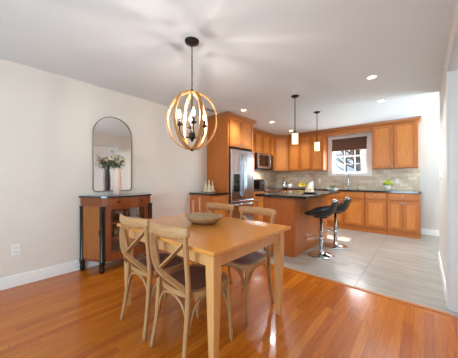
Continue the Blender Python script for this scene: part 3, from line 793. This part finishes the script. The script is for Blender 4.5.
for i, tp in enumerate(tips[::2]+tips[1::3]+[Vector((.02, .0, .4)), Vector((.04, .07, .38))]):
    b = MB(); b.ball((0, 0, 0), .014, 1)
    for ring, (n_, rr, up_) in enumerate(((5, .014, .006), (6, .022, -.002))):
        for k in range(n_):
            a = 2*PI*k/n_+ring*.5; b.ball((rr*math.cos(a), rr*math.sin(a), up_), .0145, 1, (1, 1, .6))
    b.build('blossom', M['petal'] if i % 3 else M['petalp'], fl, tuple(tp))

# ------------------------------------------------------------------ chandelier
CX, CY = -1.608, 1.319
ce = thing('chandelier', 'wood orb chandelier with candle bulbs hanging over the table', 'chandelier', (CX, CY, H))
MB().lathe([(0, -.04), (.014, -.04), (.02, -.032), (.06, -.02), (.066, -.004), (.066, 0), (0, 0)], 28).build('canopy', M['dark'], ce)
chn = MB(); z = -.05; k = 0
while z > -.44:
    rot = Matrix.Rotation(PI/2*(k % 2)+.4, 4, 'Z')
    lp = [rot @ Vector((.007*math.cos(a), 0, z+.016*math.sin(a))) for a in [2*PI*q/12 for q in range(12)]]
    chn.tube(lp, .0022, 6, up=tuple(rot @ Vector((0, 1, 0))), closed=True); z -= .0255; k += 1
chn.build('chain', M['dark'], ce)
zt, zb = -.47, -1.0; zc = (zt+zb)/2; rv = (zt-zb)/2; rh = .226
MB().lathe([(0, zt-.005), (.022, zt-.005), (.022, zt+.012), (.008, zt+.02), (.006, zt+.03), (0, zt+.03)], 18).build('top_cap', M['dark'], ce)
MB().lathe([(0, zb-.018), (.008, zb-.016), (.02, zb-.004), (.02, zb+.008), (0, zb+.008)], 18).build('bottom_cap', M['dark'], ce)
va = math.radians(41.2)
for i in range(3):
    a = va+i*PI/3
    ux = Vector((math.cos(a), math.sin(a), 0)); nrm = Vector((-math.sin(a), math.cos(a), 0)); rr = 1-.012*i
    loop = [ux*rh*rr*math.sin(t)+Vector((0, 0, zc+rv*rr*math.cos(t))) for t in [2*PI*q/64 for q in range(64)]]
    MB().sweep(loop, RECT(.0065, .0145), up=tuple(nrm), closed=True, smooth=False).build('orb_ring', M['ringwood'], ce)
MB().lathe([(0, zt), (.006, zt), (.006, -.82), (.012, -.83), (.02, -.84), (.03, -.85), (.03, -.895), (.012, -.91), (.006, -.93), (0, -.935)][::-1], 18).build('stem', M['dark'], ce)
for i in range(4):
    a = va+PI+math.radians(16)+i*PI/2; ux = Vector((math.cos(a), math.sin(a), 0)); R_ = .113
    hz = -.785
    ar = MB().tube(bez(ux*.02+Vector((0, 0, -.88)), ux*.07+Vector((0, 0, -.91)), ux*R_+Vector((0, 0, -.90)), ux*R_+Vector((0, 0, hz)), 12), .0055, 8, up=tuple(Vector((0, 0, 1)).cross(ux))).build('arm', M['dark'], ce)
    MB().lathe([(0, hz-.004), (.012, hz-.004), (.030, hz+.008), (.031, hz+.012), (0, hz+.006)], 18, at=tuple(ux*R_)).build('drip_cup', M['dark'], ar)
    MB().lathe([(0, hz+.007), (.0115, hz+.007), (.0115, hz+.062), (0, hz+.062)], 14, at=tuple(ux*R_)).build('candle_sleeve', M['dark'], ar)
    bu = MB().lathe([(0, .0), (.009, .002), (.0185, .025), (.016, .045), (.007, .068), (.001, .085), (0, .085)], 14).build('bulb', M['bulbglass'], ce, tuple(ux*R_+Vector((0, 0, hz+.0625))))
    MB().lathe([(0, .012), (.004, .014), (.0055, .026), (.004, .04), (0, .043)], 10).build('filament', M['bulb'], bu)
# pendants
def pendant():
    t = thing('pendant_light', 'nearer mini pendant light above the island', 'pendant light', (-1.483, 3.228, H), 0, 'pendants above the island')
    MB().lathe([(0, -.03), (.02, -.03), (.055, -.012), (.06, 0), (0, 0)], 24).build('canopy', M['blackmetal'], t)
    MB().lathe([(0, -.54), (.0065, -.54), (.0065, -.028), (0, -.028)], 10).build('rod', M['blackmetal'], t)
    MB().lathe([(0, -.575), (.03, -.575), (.03, -.56), (.012, -.54), (0, -.535)], 18).build('socket_cap', M['blackmetal'], t)
    MB().lathe([(0, -.735), (.044, -.735), (.046, -.73), (.046, -.58), (.042, -.575), (0, -.574)], 28).build('glass_shade', M['shade'], t)
    return t
p1 = pendant(); p2 = copy_tree(p1); p2.location = (-1.522, 4.27, H); p2['label'] = 'farther mini pendant light nearer the sink window'
# recessed lights
RL = [(-.486, 3.26, 'recessed ceiling light nearest the right wall'), (-.524, 4.356, 'recessed ceiling light in front of the right wall cabinet'), (-2.496, 3.256, 'recessed ceiling light in front of the fridge cabinet'), (-2.541, 4.355, 'recessed ceiling light in front of the microwave'), (-2.617, 5.46, 'recessed ceiling light near the corner wall cabinet')]
r0 = None
for x, y, lab in RL:
    if r0 is None:
        r0 = thing('recessed_light', lab, 'ceiling light', (x, y, H), 0, 'recessed lights in the ceiling'); c = r0
        MB().lathe([(.044, -.004), (.06, -.004), (.063, 0), (.044, 0), (.044, -.004)], 28).build('trim_ring', M['plastic'], r0)
        MB().lathe([(0, -.003), (.043, -.003), (.043, -.0005), (0, -.0005)], 28).build('lens', M['downlight'], r0)
    else: c = copy_tree(r0)
    c.location = (x, y, H); c['label'] = lab
    sp_ = lamp('recessed_light_beam', 'SPOT', (x, y, H-.02), (0, 0, 0), 34 if y > 5 else (36 if x < -2 and y < 4 else 55 if y < 4 else 95), (.80, .93, 1)); sp_.data.spot_size = 2.4; sp_.data.spot_blend = .8; sp_.data.shadow_soft_size = .06
# ceiling vent
vt = thing('ceiling_vent', 'slim ceiling air vent beside the fridge cabinet', 'vent', (-2.95, 2.85, H))
MB().box(-.06, .06, -.15, .15, -.006, 0, .002).build('frame', M['vent'], vt)
vs_ = MB()
for k in range(4): vs_.box(-.04+k*.022, -.03+k*.022, -.13, .13, -.008, -.006)  # dark strips painted as the shaded gaps of the vent
vs_.build('slats', M['ventd'], vt)

# ------------------------------------------------------------------ outlets and switch
def outlet(name, label, loc, rz, cat='outlet'):
    t = thing(name, label, cat, loc, rz)
    MB().box(-.036, .036, -.006, 0, -.058, .058, .002).build('cover_plate', M['plastic'], t)
    if cat == 'outlet':
        for z in (-.022, .022):
            s = MB().box(-.016, .016, -.009, -.006, z-.014, z+.014, .003).build('socket', M['plastic'], t)
            MB().box(-.008, -.005, -.0095, -.009, z-.005, z+.005).box(.005, .008, -.0095, -.009, z-.005, z+.005).build('slots', M['socket'], s)
    else: MB().box(-.012, .012, -.012, -.006, -.025, .025, .002).build('rocker', M['plastic'], t)
outlet('wall_outlet', 'white power outlet low on the dining wall', (XL, .293, .40), PI/2)
outlet('wall_outlet', 'white power outlet on the backsplash right of the flowers', (-.45, YB-.01, 1.13), 0)
outlet('wall_outlet', 'white power outlet on the backsplash left of the sink window', (-2.16, YB-.01, 1.13), 0)
outlet('light_switch', 'white light switch on the short right wall', (XR, 3.9, 1.22), -PI/2, 'switch')

# ------------------------------------------------------------------ roman shade
bl = thing('woven_shade', 'brown woven roman shade raised over the sink window', 'window shade', (-1.43, YB-.005, 0))
MB().box(-.40, .40, -.045, -.018, 2.15, 2.215, .004).build('headrail', M['blind'], bl)
m = MB()
for k in range(4): m.box(-.395, .395, -.04-.008*k, -.022, 2.15-.062*(k+1), 2.15-.062*k+.004, .006)
m.build('folds', M['blind'], bl)
# faucet
fa = thing('kitchen_faucet', 'tall chrome gooseneck faucet in front of the sink window', 'faucet', (-1.41, 6.12, ZT+ct+.0005))
MB().lathe([(0, 0), (.026, 0), (.026, .012), (.018, .03), (.016, .1), (0, .1)], 18).build('base', M['chrome'], fa)
MB().tube(smooth_path([(0, 0, .08), (0, 0, .28), (0, -.04, .36), (0, -.10, .385), (0, -.16, .35), (0, -.17, .27)], 6), .012, 12, up=(1, 0, 0)).build('spout', M['chrome'], fa)
MB().tube([(.02, 0, .07), (.06, 0, .10)], .007, 8).build('lever', M['chrome'], fa)
sd = thing('soap_dispenser', 'small chrome soap dispenser beside the faucet', 'dispenser', (-1.2, 6.14, ZT+ct+.0005))
MB().lathe([(0, 0), (.02, 0), (.018, .015), (.009, .03), (.009, .1), (0, .1)], 16).build('base', M['chrome'], sd)
MB().tube(smooth_path([(0, 0, .09), (0, -.01, .125), (0, -.05, .13), (0, -.07, .115)], 5), .006, 8, up=(1, 0, 0)).build('spout', M['chrome'], sd)
# flower pot on right counter
zc_ = ZT+ct+.0005
tag(MB().lathe([(0, 0), (.04, 0), (.045, .01), (.05, .06), (.066, .11), (.060, .11), (.046, .06), (0, .05)], 24).build('flower_pot', M['white'], None, (-.60, 6.03, zc_)), 'small white pot holding lime green flowers on the counter', 'pot')
pf = thing('lime_flowers', 'lime green flowers in the small white pot', 'flowers', (-.60, 6.03, zc_+.052))
st = MB()
for k in range(8): st.tube([(0, 0, .005), (.025*math.cos(k*.8), .025*math.sin(k*.8), .07)], .002, 6, up=(1, 0, 0))
st.build('stems', M['leaf'], pf)
for k in range(11):
    a = k*2.4; r = .075*math.sqrt(k/11); b = MB()
    for q in range(6): b.ball((.018*math.cos(q), .018*math.sin(q), random.uniform(-.01, .01)), .02, 1, jit=.15)
    b.build('blossom', M['lime'], pf, (r*math.cos(a), r*math.sin(a), .155-.08*(r/.075)**2))
# island items
zi = .929
pl = thing('white_planter', 'square white dish planter at the far end of the island', 'planter', (-1.33, 4.57, zi))
MB().lathe([(0, 0), (.05, 0), (.06, .012), (.10, .045), (.125, .052), (.12, .058), (.09, .05), (0, .03)], 4, mat=Matrix.Rotation(.5, 4, 'Z')).build('dish', M['white'], pl)
gp = thing('small_plant', 'small green plant in the white dish planter', 'plant', (-1.33, 4.57, zi+.036))
MB().lathe([(0, 0), (.035, 0), (.045, .04), (0, .04)], 18).build('pot', M['greyplate'], gp)
lf = MB()
for k in range(40):
    a = random.uniform(0, 2*PI); r = random.uniform(0, .055); lf.ball((r*math.cos(a), r*math.sin(a), .05+random.uniform(0, .035)), .013, 1, (1, 1, .5), .2)
lf.build('leaves', M['leaf'], gp)
plt_ = MB().lathe([(0, 0), (.09, 0), (.10, .006), (.15, .018), (.152, .022), (.09, .012), (0, .01)], 32)
tag(plt_.build('platter', M['greyplate'], None, (-1.50, 3.85, zi)), 'round grey platter in the middle of the island', 'platter')
cl = thing('cream_cloche', 'cream cone shaped lidded pot on the grey platter', 'pot', (-1.50, 3.85, zi+.0125))
MB().lathe([(0, 0), (.07, 0), (.075, .01), (.072, .04), (0, .04)], 24).build('base', M['cream'], cl)
MB().lathe([(0, .041), (.074, .041), (.066, .06), (.045, .10), (.03, .14), (.018, .15), (.02, .165), (0, .172)], 24).build('lid', M['cream'], cl)
# back counter items
tray = MB().lathe([(0, 0), (.07, 0), (.08, .02), (.15, .035), (.155, .042), (.09, .03), (0, .02)], 28)
FX, FY = -2.55, 6.0
tag(tray.build('fruit_bowl', M['white'], None, (FX, FY, zc_)), 'low white fruit bowl of lemons on the back counter', 'bowl')
lm0 = None
for i, (dx, dy, dz3) in enumerate(((-.07, 0, .062), (0, -.045, .058), (.07, .0, .062), (0, .05, .06), (-.035, 0, .115), (.045, .005, .119))):
    if lm0 is None:
        lm0 = MB().lathe([(0, -.047), (.01, -.042), (.028, -.026), (.036, 0), (.028, .026), (.01, .042), (0, .047)], 16, mat=Matrix.Rotation(PI/2, 4, 'Y')).build('lemon', M['lemon']); c = lm0
    else: c = lm0.copy(); COL.objects.link(c)
    c.location = (FX+dx*1.05, FY+dy*1.15, zc_+dz3+.005); c.rotation_euler = (0, 0, i*.9)
    tag(c, ['lemon at the left of the fruit bowl', 'lemon at the front of the fruit bowl', 'lemon at the right of the fruit bowl', 'lemon at the back of the fruit bowl', 'left lemon on top of the fruit pile', 'right lemon on top of the fruit pile'][i], 'lemon', 'lemons in the fruit bowl')
cn2 = thing('white_canister', 'white lidded canister beside the lemons on the back counter', 'canister', (-2.27, 6.0, zc_))
MB().lathe([(0, 0), (.045, 0), (.047, .01), (.047, .15), (0, .15)], 24).build('body', M['white'], cn2)
MB().lathe([(0, .151), (.049, .151), (.049, .172), (.02, .182), (.014, .2), (0, .205)], 24).build('lid', M['white'], cn2)
UX, UY = -3.0, 5.86
tag(MB().lathe([(0, 0), (.06, 0), (.064, .01), (.066, .17), (.060, .17), (.056, .02), (0, .015)], 24).build('utensil_crock', M['steel'], None, (UX, UY, zc_)), 'steel utensil crock in the counter corner', 'crock')
for i, (a, tl) in enumerate(((.3, .2), (2.4, .22), (4.4, .16))):
    m = MB(); top = Vector((.045*math.cos(a)*1.3, .045*math.sin(a)*1.3, .29-.02*i)); m.tube([(.022*math.cos(a), .022*math.sin(a), .02), top], .006, 8, up=(1, .2, 0)); m.ball(tuple(top+Vector((0, 0, .02))), .026, 2, (1, .35, 1.4))
    tag(m.build('wooden_spoon', M['utensil'], None, (UX, UY, zc_)), ['wooden spoon leaning right in the steel crock', 'wooden spoon leaning left in the steel crock', 'shorter wooden spoon in front in the steel crock'][i], 'spoon', 'spoons in the crock')
c3 = thing('white_jar', 'short white jar right of the steel crock', 'jar', (-2.84, 5.88, zc_))
MB().lathe([(0, 0), (.05, 0), (.055, .01), (.055, .11), (0, .11)], 24).build('body', M['white'], c3)
MB().lathe([(0, .111), (.055, .111), (.055, .125), (.015, .13), (.012, .145), (0, .15)], 24).build('lid', M['utensil'], c3)
# toaster
to = thing('toaster', 'black rounded toaster on the worktop beside the fridge', 'toaster', (-3.02, 4.50, zc_)); to.scale = (1.2, 1.05, 1.25)
m = MB(); outl = [(-.11, .015), (-.115, .12), (-.10, .175), (-.06, .195), (.06, .195), (.10, .175), (.115, .12), (.11, .015)]
t = bmesh.new(); a = [t.verts.new((-.15, y, z)) for y, z in outl]; b = [t.verts.new((.11, y, z)) for y, z in outl]
t.faces.new(a); t.faces.new(b[::-1])
for k in range(8): t.faces.new((a[k], b[k], b[(k+1) % 8], a[(k+1) % 8]))
bmesh.ops.bevel(t, geom=t.edges[:], offset=.008, segments=2, affect='EDGES'); m.merge(t); m.build('body', M['leather'], to)
MB().box(-.13, .09, -.05, -.03, .188, .197).box(-.13, .09, .03, .05, .188, .197).build('slots', M['steeld'], to)
MB().box(.11, .125, -.02, .02, .10, .13, .004).build('lever', M['steel'], to)
MB().box(-.14, .10, -.10, .10, 0, .016, .004).build('foot', M['blackmetal'], to)
# bottles and tray on the low cabinet
zl = .9205
tag(MB().lathe([(0, 0), (.085, 0), (.12, .012), (.125, .03), (.118, .03), (.085, .014), (0, .012)], 28).build('tray', M['cream'], None, (-3.13, 2.99, zl)), 'round cream tray on the low cabinet', 'tray')
bq = [(0, 0), (.024, 0), (.027, .01), (.027, .09), (.018, .12), (.011, .14), (.011, .19), (.014, .195), (.012, .205), (0, .205)]
b0 = None
for i, (dx, dy, s) in enumerate(((-.045, -.045, 1), (.03, -.03, 1.08), (.05, .045, .95))):
    if b0 is None: b0 = MB().lathe(bq, 18).build('ceramic_bottle', M['cream']); c = b0
    else: c = b0.copy(); COL.objects.link(c)
    c.location = (-3.13+dx, 2.99+dy, zl+.0145); c.scale = (s, s, s)
    tag(c, ['slim cream bottle at the left on the round tray', 'slim cream bottle in the middle of the round tray', 'slim cream bottle at the right on the round tray'][i], 'bottle', 'cream bottles on the tray')

# ------------------------------------------------------------------ outside the sink window
struct('ground', MB().box(-30, 25, YB+.2, 60, -.5, -.4), M['lawn'], 'pale winter lawn outside the sink window', 'ground')
def tree(loc, h, r, seed, label):
    rnd = random.Random(seed); t = thing('bare_tree', label, 'tree', loc, 0, 'bare trees outside')
    MB().tube(smooth_path([(0, 0, -.02), (.03, 0, h*.3), (-.04, .02, h*.6), (.05, 0, h)], 5), r, 10, up=(1, 0, 0), scales=[1-.7*k/15 for k in range(16)]).build('trunk', M['bark'], t)
    b = MB()
    for k in range(26):
        z = h*rnd.uniform(.28, .95); a = rnd.uniform(0, 2*PI); L = rnd.uniform(.8, 2.0)
        p0 = Vector((0, 0, z)); p1 = p0+Vector((math.cos(a)*L*.5, math.sin(a)*L*.5, L*.25)); p2 = p0+Vector((math.cos(a)*L, math.sin(a)*L, L*.75))
        b.tube([p0, p1, p2], r*.28, 6, up=(.2, .1, 1), scales=[1, .7, .3])
        for q in range(3):
            s = p0.lerp(p2, rnd.uniform(.3, .9)); e = s+Vector((rnd.uniform(-.6, .6), rnd.uniform(-.6, .6), rnd.uniform(.1, .6))); b.tube([s, e], r*.12, 5, up=(.2, .1, 1), scales=[1, .4])
    b.build('branches', M['bark'], t)
tree((-2.45, 12.3, -.4), 7, .17, 3, 'thick bare tree seen through the right half of the sink window')
tree((-3.75, 15.5, -.4), 7, .10, 5, 'thin bare tree seen through the left half of the sink window')
def shrub(loc, r, label, n=70):
    t = MB()
    for k in range(n):
        a = random.uniform(0, 2*PI); z = random.uniform(0, 1); q = r*math.sqrt(random.random())*(1-.5*z*z)
        t.ball((q*math.cos(a), q*math.sin(a), z*r*1.5+.15), r*.2, 1, (1, 1, .8), .25)
    tag(t.build('shrub', M['shrub'], None, loc), label, 'shrub', 'shrubs outside')
shrub((-4.9, 14.2, -.45), 1.1, 'rounded shrub outside at the left of the sink window')
shrub((-1.9, 14.8, -.45), 1.15, 'rounded shrub outside at the right of the sink window')
